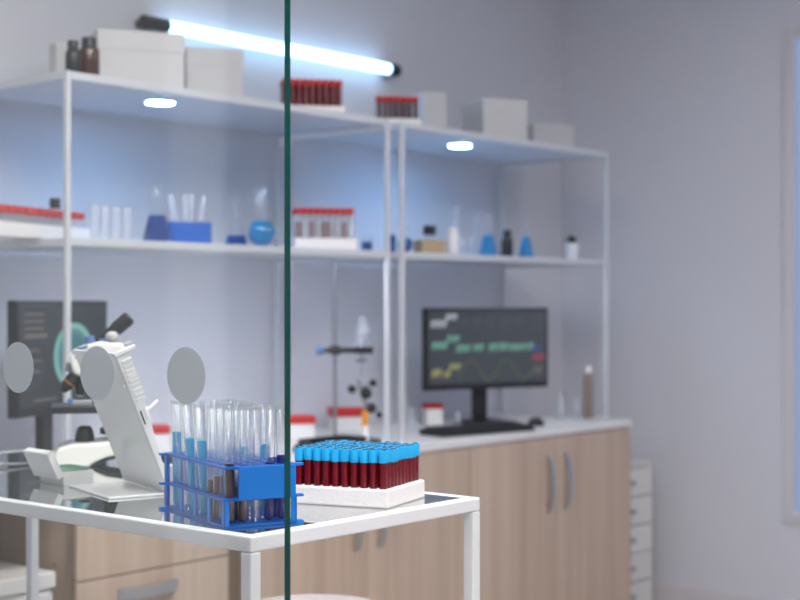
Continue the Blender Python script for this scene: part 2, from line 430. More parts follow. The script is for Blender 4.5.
# white pedestal in the knee space
px1 = 2.138
t = thing('pedestal_drawers', 'white pedestal with lipped top under the worktop beside oak drawers', 'drawer unit', (px1 - .48, 2.89, 0))
bm = NB(); box2(bm, (0, .005, .03), (.47, .5, .555)); obj('body', bm, 'white_unit', t, bevel=.003)
bm = NB(); box2(bm, (-.006, -.008, .557), (.478, .51, .597)); obj('top', bm, 'white_unit', t, bevel=.005)
for z0, z1 in ((.39, .548), (.22, .385), (.05, .215)):
    bm = NB(); box2(bm, (.006, -.012, z0), (.464, .004, z1)); obj('drawer', bm, 'white_unit', t, bevel=.002)
for x in (.04, .43):
    for y in (.06, .45):
        bm = NB(); cyl(bm, (x, y, 0), (x, y, .03), .018); obj('foot', bm, 'black', t)

# narrow white drawer tower right of the bench
t = thing('drawer_tower', 'narrow off-white drawer tower standing past the worktop end', 'drawer unit', (4.868, 3.0, 0))
W_, h_ = .32, .59
bm = NB(); box2(bm, (0, .005, 0), (W_, .45, h_)); obj('body', bm, 'white_unit', t, bevel=.003)
bm = NB(); box2(bm, (-.003, -.01, h_), (W_ + .003, .452, h_ + .012)); obj('top', bm, 'white_unit', t)
for k in range(5):
    z1 = h_ - .012 - k * .115
    bm = NB(); box2(bm, (.006, -.012, z1 - .108), (W_ - .006, .004, z1)); dr = obj('drawer', bm, 'white_unit', t, bevel=.003)
    bm = NB(); box2(bm, (.075, -.022, z1 - .062), (.17, -.012, z1 - .046)); obj('handle', bm, 'steel_dark', dr, bevel=.002)

# round stool seen only by its seat rim
sp = Vector((2.13, 2.02, 0))
t = thing('stool', 'round white stool seat behind the table between its legs', 'stool', sp)
bm = NB(); lathe(bm, [(0, .569), (.15, .569), (.165, .579), (.17, .596), (.165, .614), (.15, .624), (0, .629)], 40); obj('seat', bm, 'white_plastic', t, smooth=True)
bm = NB(); cyl(bm, (0, 0, .10), (0, 0, .568), .022); obj('column', bm, 'steel', t, smooth=True)
for k in range(5):
    a = 2 * PI * k / 5; bm = NB(); cyl(bm, (0, 0, .10), (.24 * math.cos(a), .24 * math.sin(a), .06), .018, .013); cyl(bm, (.24 * math.cos(a), .24 * math.sin(a), 0), (.24 * math.cos(a), .24 * math.sin(a), .062), .02); obj('leg', bm, 'steel', t)

# ------------------------------------------------------------------ shelf units on the bench
Y0, Y1 = 2.964, 3.474
TOPZ, MIDZ = H + .588, H + .167      # tops of the two boards
def shelf_unit(xa, xb, label):
    t = thing('shelf_unit', label, 'shelf', (xa, Y0, WZ))
    w, d, hh, s = xb - xa, Y1 - Y0, TOPZ - WZ, .015
    for x in (0, w - s):
        for y in (0, d - s):
            bm = NB(); box2(bm, (x, y, 0), (x + s, y + s, hh)); obj('post', bm, 'rack_metal', t, bevel=.002)
    for zt in (hh, MIDZ - WZ):
        for y in (0, d - s):
            bm = NB(); box2(bm, (s, y, zt - .022), (w - s, y + s, zt - .001)); obj('rail', bm, 'rack_metal', t, bevel=.002)
        for x in (0, w - s):
            bm = NB(); box2(bm, (x, s, zt - .022), (x + s, d - s, zt - .001)); obj('rail', bm, 'rack_metal', t, bevel=.002)
        bm = NB(); box2(bm, (s + .0005, s + .0005, zt - .014), (w - s - .0005, d - s - .0005, zt - .0005)); obj('shelf_board', bm, 'shelf_panel', t)
    return t
shelf_unit(atX(66.5, Y0), 3.490, 'white metal shelf unit behind the glass pane, holding the wide white boxes')
shelf_unit(3.548, 4.803, 'white metal shelf unit by the wall corner, above the trace monitor')

def puck(px, py, label):
    zz = TOPZ - .0145
    u = (px - 400) / F; v = (HY - py) / F; tt = (zz - .009 - H) / v
    p = Vector((tt * (CT + u * ST), tt * (ST - u * CT), zz))
    t = thing('puck_light', label, 'light', p)
    bm = NB(); lathe(bm, [(.046, 0), (.046, -.007), (.0395, -.009), (.040, -.002), (0, -.002)], 32); obj('ring', bm, 'white_metal', t, smooth=True)
    bm = NB(); lathe(bm, [(0, -.0035), (.0385, -.0035), (.0385, -.0100), (0, -.0105)], 32); obj('lens', bm, 'puck', t, smooth=True)
puck(160, 103, 'round lit puck light under the top shelf, below the wide white box')
puck(460, 146, 'round lit puck light under the top shelf nearest the wall corner'.replace(' nearest', ' beside'))

# linear lamp on the back wall
a, b = atY(147, 20, 3.455), atY(396, 70, 3.455); zt = (atY(167, 27.5, 3.455).z + atY(388, 68, 3.455).z) / 2
t = thing('wall_tube_lamp', 'glowing tube lamp with black end caps on the back wall', 'lamp', (a.x, 3.455, zt))
L_ = b.x - a.x
bm = NB(); cyl(bm, (.082, 0, 0), (L_ - .045, 0, 0), .0195, seg=24); obj('tube', bm, 'led', t, smooth=True)
for x0, x1 in ((-.02, .082), (L_ - .045, L_ + .01)):
    bm = NB(); cyl(bm, (x0, 0, 0), (x1, 0, 0), .022, seg=24); box2(bm, (x0 + .01, 0, -.012), (x1 - .01, .044, .012)); obj('end_cap', bm, 'black', t, smooth=True, bevel=.003)

def strip(x0, x1, label, mat):  # added fill light hidden behind the rail, brightens the back wall
    t = thing('fill_strip', label, 'lamp', ((x0 + x1) / 2, Y0 + .0245, MIDZ - .0146))
    w = (x1 - x0) / 2
    bm = NB(); box2(bm, (-w, -.008, -.002), (w, .008, 0)); obj('housing', bm, 'white_metal', t)
    bm = NB(); box2(bm, (-w + .01, -.006, -.0044), (w - .01, .006, -.0022)); obj('diffuser', bm, mat, t)
strip(atX(80, Y0), 3.42, 'added slim fill strip under the middle shelf behind the pane', 'strip')
strip(3.62, 4.70, 'added slim fill strip under the middle shelf above the trace monitor', 'fill_low')

# ------------------------------------------------------------------ generic shelf objects
def carton(px0, px1, py_top, Y, base, label, rot=-29, depth=.2, lid=True, group=None, mat='card'):
    pc = (px0 + px1) / 2; X = atX(pc, Y); s = scale(pc, Y)
    w = (px1 - px0) * s / math.sin(math.radians(36 - rot + (400 - pc) / F * 57 * 1.0)) 
    h = atY(pc, py_top, Y).z - base
    r = math.radians(rot)
    t = thing('carton', label, 'box', (X, Y, base), r, group)
    bm = NB(); box2(bm, (-w / 2 + .002, 0, 0), (w / 2 - .002, depth - .002, h - .05 if lid else h)); obj('body', bm, mat, t, bevel=.003)
    if lid:
        bm = NB(); box2(bm, (-w / 2, -.002, h - .055), (w / 2, depth, h)); obj('lid', bm, mat, t, bevel=.003)
    return t
carton(99, 184, 31, 3.06, TOPZ, 'wide white lidded carton on the top shelf beside the amber bottle', depth=.26)
carton(187, 243, 48, 3.13, TOPZ, 'smaller white carton beside the wide one on the top shelf', depth=.22)
carton(424, 447, 92, 3.22, TOPZ, 'narrow pale carton standing behind the end of the red capped rack', depth=.12, lid=False)
carton(484, 527, 99, 3.06, TOPZ, 'white lidded carton standing alone near the end of the top shelf', depth=.21)
carton(534, 574, 124, 3.2, TOPZ, 'low pale carton at the wall corner end of the top shelf', depth=.12, lid=False)
carton(56, 66, 43, 3.30, TOPZ, 'pale carton mostly hidden behind the dark bottles', depth=.05, lid=False, rot=-10)

def bottle(px, py_top, Y, base, wpx, label, mat='amber', cap='black', capf=.22, name='bottle', shoulder=.62, cat='bottle'):
    p = atY(px, py_top, Y); h = p.z - base; r = wpx * scale(px, Y) / 2
    t = thing(name, label, cat, (p.x, Y, base))
    zc = h * (1 - capf)
    bm = NB(); lathe(bm, [(0, 0), (r * .93, 0), (r, r * .1), (r, h * shoulder), (r * .92, h * shoulder + r * .2), (r * .62, zc - .002), (r * .6, zc)], 24); obj('body', bm, mat, t, smooth=True)
    bm = NB(); lathe(bm, [(r * .70, zc - .004), (r * .72, zc), (r * .72, h - .002), (r * .66, h), (0, h)], 24); obj('cap', bm, cap, t, smooth=True)
    return t
bottle(73, 41, 3.01, TOPZ, 15, 'small black bottle at the end of the top shelf', mat='black', capf=.2)
bottle(89, 38, 3.02, TOPZ, 21, 'amber bottle with black cap beside the small black bottle', capf=.26, shoulder=.66)

def erlen(px, py_top, Y, base, wpx, label, liq, fill=.45, neck=.24, body=.62, group=None):
    p = atY(px, py_top, Y); h = p.z - base; r = wpx * scale(px, Y) / 2
    t = thing('erlenmeyer_flask', label, 'flask', (p.x, Y, base), 0, group)
    rn = r * neck * 1.6
    bm = NB(); lathe(bm, [(0, 0), (r * .94, 0), (r, h * .04), (rn, h * body), (rn, h * .97), (rn * 1.25, h)], 24); obj('glass_body', bm, 'shelf_glass', t, smooth=True)
    rf = r + (rn - r) * max(0, (fill - .04)) / (body - .04)
    bm = NB(); lathe(bm, [(0, .002), (r * .90, .002), (r * .965, h * .045), (rf * .96, h * fill), (0, h * fill)], 24); obj('liquid', bm, liq, t, smooth=True)
    return t

def roundflask(px, py_top, Y, base, wpx, label, liq, fill=1.0):
    p = atY(px, py_top, Y); h = p.z - base; r = wpx * scale(px, Y) / 2
    t = thing('round_flask', label, 'flask', (p.x, Y, base))
    prof = [(0, 0)] + [(r * math.sin(a), r - r * math.cos(a)) for a in [x * PI / 14 for x in range(2, 13)]]
    rn = prof[-1][0]
    bm = NB(); lathe(bm, prof + [(rn, h * .96), (rn * 1.25, h)], 28); obj('glass_body', bm, 'shelf_glass', t, smooth=True)
    q = [(x * .97, .002 + z * .985) for x, z in prof if z <= 2 * r * fill]
    bm = NB(); lathe(bm, q + [(0, q[-1][1])], 28); obj('liquid', bm, liq, t, smooth=True)
    return t

def beaker(px, py_top, Y, base, wpx, label, name='beaker', cat='beaker', liq=None, fill=.3, mat='shelf_glass', group=None):
    p = atY(px, py_top, Y); h = p.z - base; r = wpx * scale(px, Y) / 2
    t = thing(name, label, cat, (p.x, Y, base), 0, group)
    bm = NB(); lathe(bm, [(0, .001), (r * .95, .001), (r, r * .12), (r, h * .97), (r * 1.06, h)], 24); obj('glass_body', bm, mat, t, smooth=True)
    if liq:
        bm = NB(); lathe(bm, [(0, .003), (r * .93, .003), (r * .96, h * fill), (0, h * fill)], 24); obj('liquid', bm, liq, t, smooth=True)
    return t

def capped_rack(px, py_top, Y, base, wpx, nx, ny, rlabel, tlabel, group, rot=-29, th=.035, hasblood=1.0, dark=False, fill=.75):
    """foam rack with red capped tubes; every tube is its own thing"""
    p = atY(px, py_top, Y); htot = p.z - base; s = scale(px, Y)
    pitch = wpx * s / math.sin(math.radians(36 - rot + (400 - px) / F * 57)) / (nx + .3)
    r = math.radians(rot); rackm = Matrix.Translation((p.x, Y, base)) @ Matrix.Rotation(r, 4, 'Z')
    bm = NB(); x0 = -nx * pitch / 2; rt = pitch * .40
    hole_plate(bm, x0, 0, nx, ny, pitch, pitch, rt + .0008, .004, th, .004, .004)
    box2(bm, (x0 - .004, -.004, 0), (-x0 + .004, ny * pitch + .004, .0038))
    rk = obj('tube_rack', bm, 'foam'); rk.matrix_world = rackm; tag(rk, rlabel, 'tube rack')
    first = None
    for j in range(ny):
        for i in range(nx):
            loc = rackm @ Vector((x0 + (i + .5) * pitch, (j + .5) * pitch, .0045))
            if first is None:
                bm = NB(); zt = htot - .0045
                lathe(bm, [(0, 0), (rt * .6, rt * .2), (rt, rt * .8), (rt, zt - .016)], 12)
                first = obj('sample_tube', bm, 'tube_milky' if hasblood < .5 else 'shelf_glass', smooth=True); first.location = loc; tag(first, tlabel, 'tube', group)
                bm = NB(); lathe(bm, [(0, .001), (rt * .9, rt * .8), (rt * .9, (zt - .016) * fill), (0, (zt - .016) * fill)], 12); bl = obj('blood', bm, 'blood' if not dark else 'blood_brown', first, smooth=True)
                bm = NB(); lathe(bm, [(0, zt - .018), (rt * 1.12, zt - .018), (rt * 1.14, zt - .002), (rt * 1.0, zt), (0, zt)], 12); obj('cap', bm, 'red_cap', first, smooth=True)
            else:
                d = first.copy(); COL.objects.link(d); d.location = loc
                keep = random.random() < hasblood
                for ch in first.children:
                    if ch.name.startswith('blood') and not keep: continue
                    c = ch.copy(); COL.objects.link(c); c.parent = d
    if hasblood <= 0:
        for ch in list(first.children):
            if ch.name.startswith('blood'): bpy.data.objects.remove(ch)
    return rk

capped_rack(313, 79, 3.05, TOPZ, 62, 9, 4, 'white foam rack of red capped blood tubes under the wall lamp end', 'red capped blood tube in the top shelf foam rack behind the pane edge', 'red capped tubes in the top shelf blood rack', hasblood=.9, rot=-38, th=.022, fill=.97)
capped_rack(398, 96, 3.03, TOPZ, 44, 7, 2, 'short white rack of red capped tubes above the paired shelf posts', 'red capped tube in the short rack above the paired posts', 'red capped tubes in the short top rack', dark=True, hasblood=.7, rot=-40, th=.018, fill=.97)
capped_rack(326, 208, 3.05, MIDZ, 60, 9, 4, 'white foam rack of red capped tubes on the middle shelf', 'red capped tube in the middle shelf rack beside the pane edge', 'red capped tubes on the middle shelf beside the pane edge', hasblood=.35, rot=-34)
capped_rack(40, 208, 3.08, MIDZ, 92, 12, 3, 'long white rack of red capped tubes on the middle shelf behind the post', 'red capped tube in the long rack behind the shelf post', 'red capped tubes in the long rack behind the post', hasblood=.0, rot=20)
bottle(55, 198, 3.33, MIDZ, 15, 'black capped clear bottle behind the long red capped rack', mat='shelf_glass', capf=.2)
# clear vials
for k, px in enumerate((95, 105, 116, 127)):
    beaker(px, 205 + k, 3.03, MIDZ, 9, 'clear empty glass vial between the shelf post and the navy flask', 'glass_vial', 'vial', mat='tube_milky', group='clear vials behind the pane')
erlen(157, 184, 3.05, MIDZ, 30, 'conical flask half full of navy liquid, beside the tilted tubes', 'flask_navy', fill=.46, neck=.28, body=.62)
# blue half rack with tilted glass tubes
p = atY(191, 222, 3.05); sK = scale(191, 3.05)
rw_ = 40 * sK / .93; hr = p.z - MIDZ
bm = NB(); box2(bm, (-rw_ / 2, 0, .003), (rw_ / 2, .06, .006)); 
for y in (0, .057): box2(bm, (-rw_ / 2, y, .006), (rw_ / 2, y + .003, hr))
for x in (-rw_ / 2, rw_ / 2 - .003): box2(bm, (x, .003, .006), (x + .003, .057, hr))
for k in range(8): box2(bm, (-rw_ / 2 + (k + .5) * rw_ / 8 - .002, -.004, .0), (-rw_ / 2 + (k + .5) * rw_ / 8 + .002, -.0005, hr))
o = obj('tube_rack', bm, 'rack_blue', loc=(p.x, 3.05, MIDZ)); o.rotation_euler = (0, 0, math.radians(-25)); tag(o, 'low blue rack of tilted glass tubes on the middle shelf', 'tube rack')
for k, (dx, tl) in enumerate(((-.036, .12), (-.022, .20), (-.006, .02), (.006, -.03), (.020, -.22), (.034, -.10))):
    bm = NB(); lathe(bm, [(0, 0), (.0045, .001), (.006, .006), (.006, .132), (.0068, .134)], 14)
    o = obj('glass_tube', bm, 'tube_milky', smooth=True)
    o.location = Vector((p.x, 3.05, MIDZ)) + Matrix.Rotation(math.radians(-25), 3, 'Z') @ Vector((dx, .03, .0065)); o.rotation_euler = (0, -tl, math.radians(-25)); 
    tag(o, 'empty glass tube tilted in the low blue rack on the shelf', 'tube', 'tilted tubes in the low blue rack')
erlen(236, 203, 3.12, MIDZ, 24, 'small flask with a shallow layer of navy liquid beside the round blue flask', 'flask_navy', fill=.26, neck=.2, body=.75)
roundflask(262, 188, 3.06, MIDZ, 28, 'round blue filled flask with tall clear neck beside the pane edge', 'flask_blue', .95)
beaker(367, 236, 3.05, MIDZ, 11, 'tiny beaker of blue liquid beside the middle red capped rack', liq='flask_navy', fill=.6)
beaker(390, 233, 3.2, MIDZ, 12, 'navy liquid beaker seen between the paired shelf posts', liq='flask_navy', fill=.9)
roundflask(405, 225, 3.06, MIDZ, 16, 'small round flask of navy liquid just past the paired posts', 'flask_navy', .95)
# small dark pot on a tan box
p = atY(434, 240, 3.08)
bm = NB(); box2(bm, (-.045, -.04, 0), (.045, .04, p.z - MIDZ)); o = obj('card_box', bm, 'tan', loc=(p.x, 3.1, MIDZ), bevel=.003); o.rotation_euler = (0, 0, -.5); tag(o, 'low tan card box under the small dark jar', 'box')
t = thing('jar', 'small dark jar with clear base standing on the tan card box', 'jar', (p.x, 3.1, p.z))
bm = NB(); lathe(bm, [(0, 0), (.018, 0), (.02, .004), (.02, .016), (.016, .019)], 20); obj('body', bm, 'shelf_glass', t, smooth=True)
bm = NB(); lathe(bm, [(0, .018), (.022, .018), (.023, .03), (.022, .05), (0, .052)], 20); obj('lid', bm, 'black', t, smooth=True)
bottle(453, 228, 3.06, MIDZ, 13, 'white plastic bottle beside the tan box on the middle shelf', mat='white_plastic', cap='white_plastic', capf=.15, shoulder=.7)
beaker(456, 206, 3.2, MIDZ, 7, 'tall thin measuring cylinder behind the white plastic bottle', 'measuring_cylinder', 'cylinder')
for k, (px, py, w_) in enumerate(((464, 238, 9), (472, 236, 8))):
    beaker(px, py, 3.08, MIDZ, w_, ('tiny clear beaker touching the white plastic bottle side', 'tiny clear beaker next to the wide blue conical flask')[k])
beaker(477, 217, 3.18, MIDZ, 6, 'tall slim glass cylinder behind the wide blue conical flask', 'measuring_cylinder', 'cylinder')
erlen(488, 214, 3.05, MIDZ, 20, 'wide conical flask of blue liquid beside the black bottle', 'flask_blue', fill=.50, neck=.18, body=.72)
bottle(507, 230, 3.06, MIDZ, 12, 'black bottle standing between two blue conical flasks', mat='black', capf=.25)
erlen(526, 222, 3.04, MIDZ, 17, 'narrow conical flask of blue liquid beside the black bottle and nearer the plant', 'flask_blue', fill=.58, neck=.2, body=.72)
# potted plant
p = atY(572, 243, 3.1)
t = thing('potted_plant', 'small dark green plant in a white pot on the middle shelf end', 'plant', (p.x, 3.1, MIDZ))
hp = p.z - MIDZ
bm = NB(); lathe(bm, [(0, 0), (.020, 0), (.026, hp), (.022, hp), (.021, hp - .006), (0, hp - .006)], 24); obj('pot', bm, 'white_plastic', t, smooth=True)
bm = NB(); lathe(bm, [(0, hp - .0055), (.0205, hp - .0055), (0, hp - .004)], 16); obj('soil', bm, 'soil', t)
bm = NB()
for k in range(46):
    a = random.random() * 2 * PI; e = random.uniform(.2, 1.45); l = random.uniform(.022, .042)
    d = Vector((math.cos(a) * math.cos(e), math.sin(a) * math.cos(e), math.sin(e))); b0 = Vector((0, 0, hp - .004)); tip = b0 + d * l
    sd = d.cross(Vector((0, 0, 1))).normalized() * .006; mid = b0.lerp(tip, .6)
    vs = [bm.verts.new(v) for v in (b0, mid + sd, tip, mid - sd)]; bm.faces.new(vs)
obj('foliage', bm, 'leaf', t)

# ------------------------------------------------------------------ monitors
def ribbon(bm, pts, w, y):
    """flat trace on the screen: pts (x,z)"""
    pr = None
    for i, (x, z) in enumerate(pts):
        a = pts[max(0, i - 1)]; b = pts[min(len(pts) - 1, i + 1)]
        dx, dz = b[0] - a[0], b[1] - a[1]; l = math.hypot(dx, dz) or 1
        nx, nz = -dz / l * w / 2, dx / l * w / 2
        cur = (bm.verts.new((x + nx, y, z + nz)), bm.verts.new((x - nx, y, z - nz)))
        if pr: bm.faces.new((pr[0], pr[1], cur[1], cur[0]))
        pr = cur

def monitor(loc, rotz, w, h, label, zb, scrmat, roll=0):
    """root on the worktop; screen bottom edge at zb above it"""
    t = thing('monitor', label, 'monitor', loc, rotz)
    bm = NB(); box2(bm, (-w / 2, 0, zb), (w / 2, .028, zb + h)); box2(bm, (-w / 2 + .08, .028, zb + .06), (w / 2 - .08, .05, zb + h - .06)); hs = obj('housing', bm, 'black', t, bevel=.004)
    bm = NB(); box2(bm, (-w / 2 + .012, -.0015, zb + .022), (w / 2 - .012, -.0002, zb + h - .012)); s = obj('screen', bm, scrmat, t)
    bm = NB(); box2(bm, (-.03, .051, .012), (.03, .075, zb + h * .5)); obj('neck', bm, 'black', t, bevel=.004)
    bm = NB(); lathe(bm, [(0, 0), (.105, 0), (.105, .006), (.095, .012), (0, .012)], 36, (0, .045, 0)); obj('base', bm, 'black', t, smooth=True)
    return t, s
# trace monitor
pm = atY(488.5, 348, 3.16); wm, hm = .545, .30
zb = atY(485, 389, 3.16).z - WZ
tm, ts = monitor((pm.x, 3.16, WZ), math.radians(-20), wm, hm, 'black monitor showing green and yellow traces on the worktop', zb, 'screen')
X0s, X1s, Z0s, Z1s = -wm / 2 + .012, wm / 2 - .012, zb + .022, zb + hm - .012
def S(x, y): return (X0s + (x - 140) / 575 * (X1s - X0s), Z1s - (y - 95) / 380 * (Z1s - Z0s))
YS = -.0022
def blobs(mat, items, name='readout'):  # zigzag strokes for the screen readouts and dim pulse marks
    bm = NB()
    for x, y, w, h in items:
        n = max(2, int(w / 14)); a = S(x - w / 2, y - h / 2); b = S(x + w / 2, y + h / 2); ww = (b[0] - a[0]) / n
        for k in range(n):
            z0, z1 = b[1], a[1]
            ribbon(bm, [(a[0] + ww * (k + .1), z0), (a[0] + ww * (k + .35), z1), (a[0] + ww * (k + .6), z0 + (z1 - z0) * .2), (a[0] + ww * (k + .85), z1)], ww * .30, YS)
    return obj(name, bm, mat, ts)
blobs('px_white', [(188, 162, 78, 40), (248, 126, 56, 34)]); 
for q_ in [(252, 192, 34, 20), (305, 155, 50, 30), (370, 160, 40, 60), (440, 155, 40, 60), (510, 160, 40, 60), (580, 152, 40, 40)]: blobs('px_dim', [q_])
blobs('px_mint', [(192, 275, 74, 40), (256, 240, 60, 38), (305, 292, 66, 40), (378, 288, 52, 38), (450, 288, 44, 42), (500, 286, 46, 42), (568, 290, 76, 38), (632, 285, 40, 38)])
blobs('px_yellow', [(178, 418, 44, 44), (228, 424, 34, 34), (264, 386, 54, 34)])
blobs('px_red', [(678, 347, 62, 34)]); blobs('px_blue', [(668, 296, 40, 32)]); blobs('px_text', [(676, 414, 46, 40)]); blobs('px_dim', [(680, 150, 50, 80)]); blobs('px_olive', [(655, 250, 40, 26)])
bm = NB(); ribbon(bm, [S(x, 408 - 50 * math.sin((x - 290) / 172 * 2 * PI - 0.3) * (1 if x < 380 else 1.0)) for x in range(278, 652, 6)], .017, YS); obj('wave_trace', bm, 'px_olive', ts)

# microscope image monitor (behind the post)
pl = atY(65, 350, 3.17); wl, hl = .505, .30
zl = atY(65, 412, 3.17).z - WZ
tl_, tsl = monitor((pl.x, 3.17, WZ), math.radians(25), wl, hl, 'black monitor showing a round teal specimen image behind the microscope', zl, 'screen_far')
ts_save = ts; ts = tsl
X0s, X1s, Z0s, Z1s = -wl / 2 + .012, wl / 2 - .012, zl + .022, zl + hl - .012
bm = NB(); lathe(bm, [(0, 0), (.103, 0)], 48)
cxs = X0s + (X1s - X0s) * .60
o = obj('specimen_image', bm, 'petri', tsl, loc=(cxs, YS, zl + hl * .50)); o.rotation_euler = (PI / 2, 0, 0); o.scale = (1.1, .88, 1)
bm = NB()
for k, (x, z, w) in enumerate(((.05, .90, .20), (.05, .83, .20), (.05, .76, .20), (.05, .68, .24), (.05, .55, .15), (.05, .45, .18), (.05, .34, .16), (.15, .06, .25))):
    zz = Z0s + z * (Z1s - Z0s); xx = X0s + x * (X1s - X0s); box2(bm, (xx, YS - .0003, zz), (xx + w * (X1s - X0s), YS, zz + (.006 if k != 3 else .012)))
obj('text_lines', bm, 'px_text', tsl)

# grey cable looping under the specimen monitor
def curve_tube(name, pts, r, mat, parent):
    cu = bpy.data.curves.new(name, 'CURVE'); cu.dimensions = '3D'; cu.bevel_depth = r; cu.bevel_resolution = 3; cu.resolution_u = 8
    sp_ = cu.splines.new('NURBS'); sp_.points.add(len(pts) - 1); sp_.use_endpoint_u = True; sp_.order_u = 4
    for q_, v in zip(sp_.points, pts): q_.co = (*v, 1)
    tmp = bpy.data.objects.new(name, cu); COL.objects.link(tmp)
    me = bpy.data.meshes.new_from_object(tmp); bpy.data.objects.remove(tmp)
    me.materials.clear(); me.materials.append(M[mat])
    for p_ in me.polygons: p_.use_smooth = True
    o = bpy.data.objects.new(name, me); COL.objects.link(o); o.parent = parent
    return o
kk = scale(58, 3.17)
curve_tube('cable', [((x - 65) * kk * 1.3, .06, (450 - y) * kk + .004) for x, y in ((46, 405), (43, 425), (44, 440), (54, 446), (63, 441), (68, 428), (66, 410))], .004, 'grey_knob', tl_)

# keyboards and mice
def keyboard(px, Y, rot, label, L=.42):
    p = atY(px, 420, Y)
    t = thing('keyboard', label, 'keyboard', (p.x, Y, WZ), rot)
    bm = NB(); prism(bm, [(-.065, .001), (.065, .001), (.065, .022), (-.065, .013)], -L / 2, L / 2)
    bmesh.ops.transform(bm, matrix=Matrix.Rotation(PI / 2, 4, 'Z'), verts=bm.verts[:]); obj('body', bm, 'black', t, bevel=.003)
    bm = NB()
    for r in range(5):
        for c in range(15): box(bm, (-L / 2 + .02 + c * (L - .04) / 14, -.048 + r * .022, .0185 + r * .0015), (.0165, .016, .006))
    bmesh.ops.transform(bm, matrix=Matrix.Translation((0, 0, .002)), verts=bm.verts[:])
    obj('keys', bm, 'black_soft', t)
    return t
keyboard(478, 2.98, math.radians(-12), 'black keyboard on the worktop in front of the trace monitor')
keyboard(150, 3.02, math.radians(4), 'black keyboard on the worktop beside the slanted white stand', L=.40)
def mouse(px, Y, rot, label):
    p = atY(px, 420, Y)
    bm = NB(); bmesh.ops.create_uvsphere(bm, u_segments=20, v_segments=12, radius=1)
    bmesh.ops.delete(bm, geom=[v for v in bm.verts if v.co.z < -.02], context='VERTS')
    bmesh.ops.transform(bm, matrix=Matrix.Diagonal((.052, .031, .030, 1)), verts=bm.verts[:])
    t = thing('mouse', label, 'mouse', (p.x, Y, WZ), rot)
    obj('body', bm, 'black', t, smooth=True)
    bm = NB(); cyl(bm, (.03, -.003, .024), (.03, .003, .024), .007, seg=14); obj('wheel', bm, 'black_soft', t)
mouse(536, 3.0, .3, 'black mouse beside the keyboard under the trace monitor')
mouse(304, 3.02, .3, 'black mouse on the worktop behind the blood rack, beside the pane edge')
# dark tray
p = atY(333, 430, 3.03)
bm = NB(); box2(bm, (-.10, -.05, 0), (.10, .05, .004)); 
for s in (-1, 1): box2(bm, (s * .10 - .004, -.05, .004), (s * .10 + .004, .05, .03)); box2(bm, (-.096, s * .05 - .004, .004), (.096, s * .05 + .004, .03))
o = obj('tray', bm, 'black', loc=(p.x, 3.03, WZ), bevel=.002); tag(o, 'shallow black tray on the worktop at the retort stand foot', 'tray')

# red lidded boxes / racks standing on the worktop
def red_box(px0, px1, py0, py1, Y, label):
    pc = (px0 + px1) / 2; X = atX(pc, Y); w = (px1 - px0) * scale(pc, Y) / .95
    zt = atY(pc, py0, Y).z - WZ; zc = atY(pc, py1, Y).z - WZ
    t = thing('sample_box', label, 'box', (X, Y, WZ), math.radians(-35))
    bm = NB(); box2(bm, (-w / 2 + .003, .003, 0), (w / 2 - .003, .077, zc - .0005)); obj('body', bm, 'white_plastic', t, bevel=.003)
    bm = NB(); box2(bm, (-w / 2, 0, zc), (w / 2, .08, zt)); obj('lid', bm, 'red_cap', t, bevel=.004)
red_box(289, 316, 416, 424, 3.27, 'white sample box with red lid behind the pane edge')
red_box(332, 365, 408, 417, 3.36, 'white sample box with red lid beside the retort rod')
red_box(150, 170, 426, 434, 3.3, 'white sample box with red lid between stand and blue tube rack')
red_box(427, 444, 404, 409, 3.3, 'white sample box with red lid behind the trace monitor foot')

# ------------------------------------------------------------------ retort stand and small stand
p = atY(335, 430, 3.17)
t = thing('retort_stand', 'tall thin retort stand with black clamp holding a glass bulb', 'lab stand', (p.x, 3.17, WZ), math.radians(-40))
ztop = MIDZ - .03 - WZ
bm = NB(); box2(bm, (-.04, -.04, 0), (.06, .04, .012)); obj('base', bm, 'steel_dark', t, bevel=.003)
bm = NB(); cyl(bm, (0, 0, .012), (0, 0, ztop), .0065, seg=14); obj('rod', bm, 'steel_dark', t, smooth=True)
zc = atY(335, 350, 3.17).z - WZ; k = scale(335, 3.17)
bm = NB(); cyl(bm, (-.045, -.02, zc), (.122, -.02, zc), .0095, seg=12); box(bm, (0, -.012, zc), (.03, .03, .03)); box(bm, (.09, -.02, zc), (.06, .035, .022)); obj('clamp', bm, 'black', t, smooth=True, bevel=.001)
bm = NB(); cyl(bm, (-.062, -.02, zc), (-.044, -.02, zc), .015, seg=14); obj('knob', bm, 'blue_knob', t)
cx = 27 * k
t = thing('separating_funnel', 'clear glass bulb with narrow stem held in the retort clamp', 'funnel', t.location + Vector((cx * math.cos(-.7), cx * math.sin(-.7) - .0, zc)) )
bm = NB(); lathe(bm, [(.004, -.085), (.005, -.02), (.008, .005), (.024, .024), (.028, .045), (.023, .066), (.012, .078), (.012, .105), (.015, .108)], 24); obj('glass_body', bm, 'bulb_glass', t, smooth=True)
bm = NB(); cyl(bm, (-.02, 0, -.035), (.02, 0, -.035), .006, seg=12); obj('stopcock', bm, 'steel_dark', t)
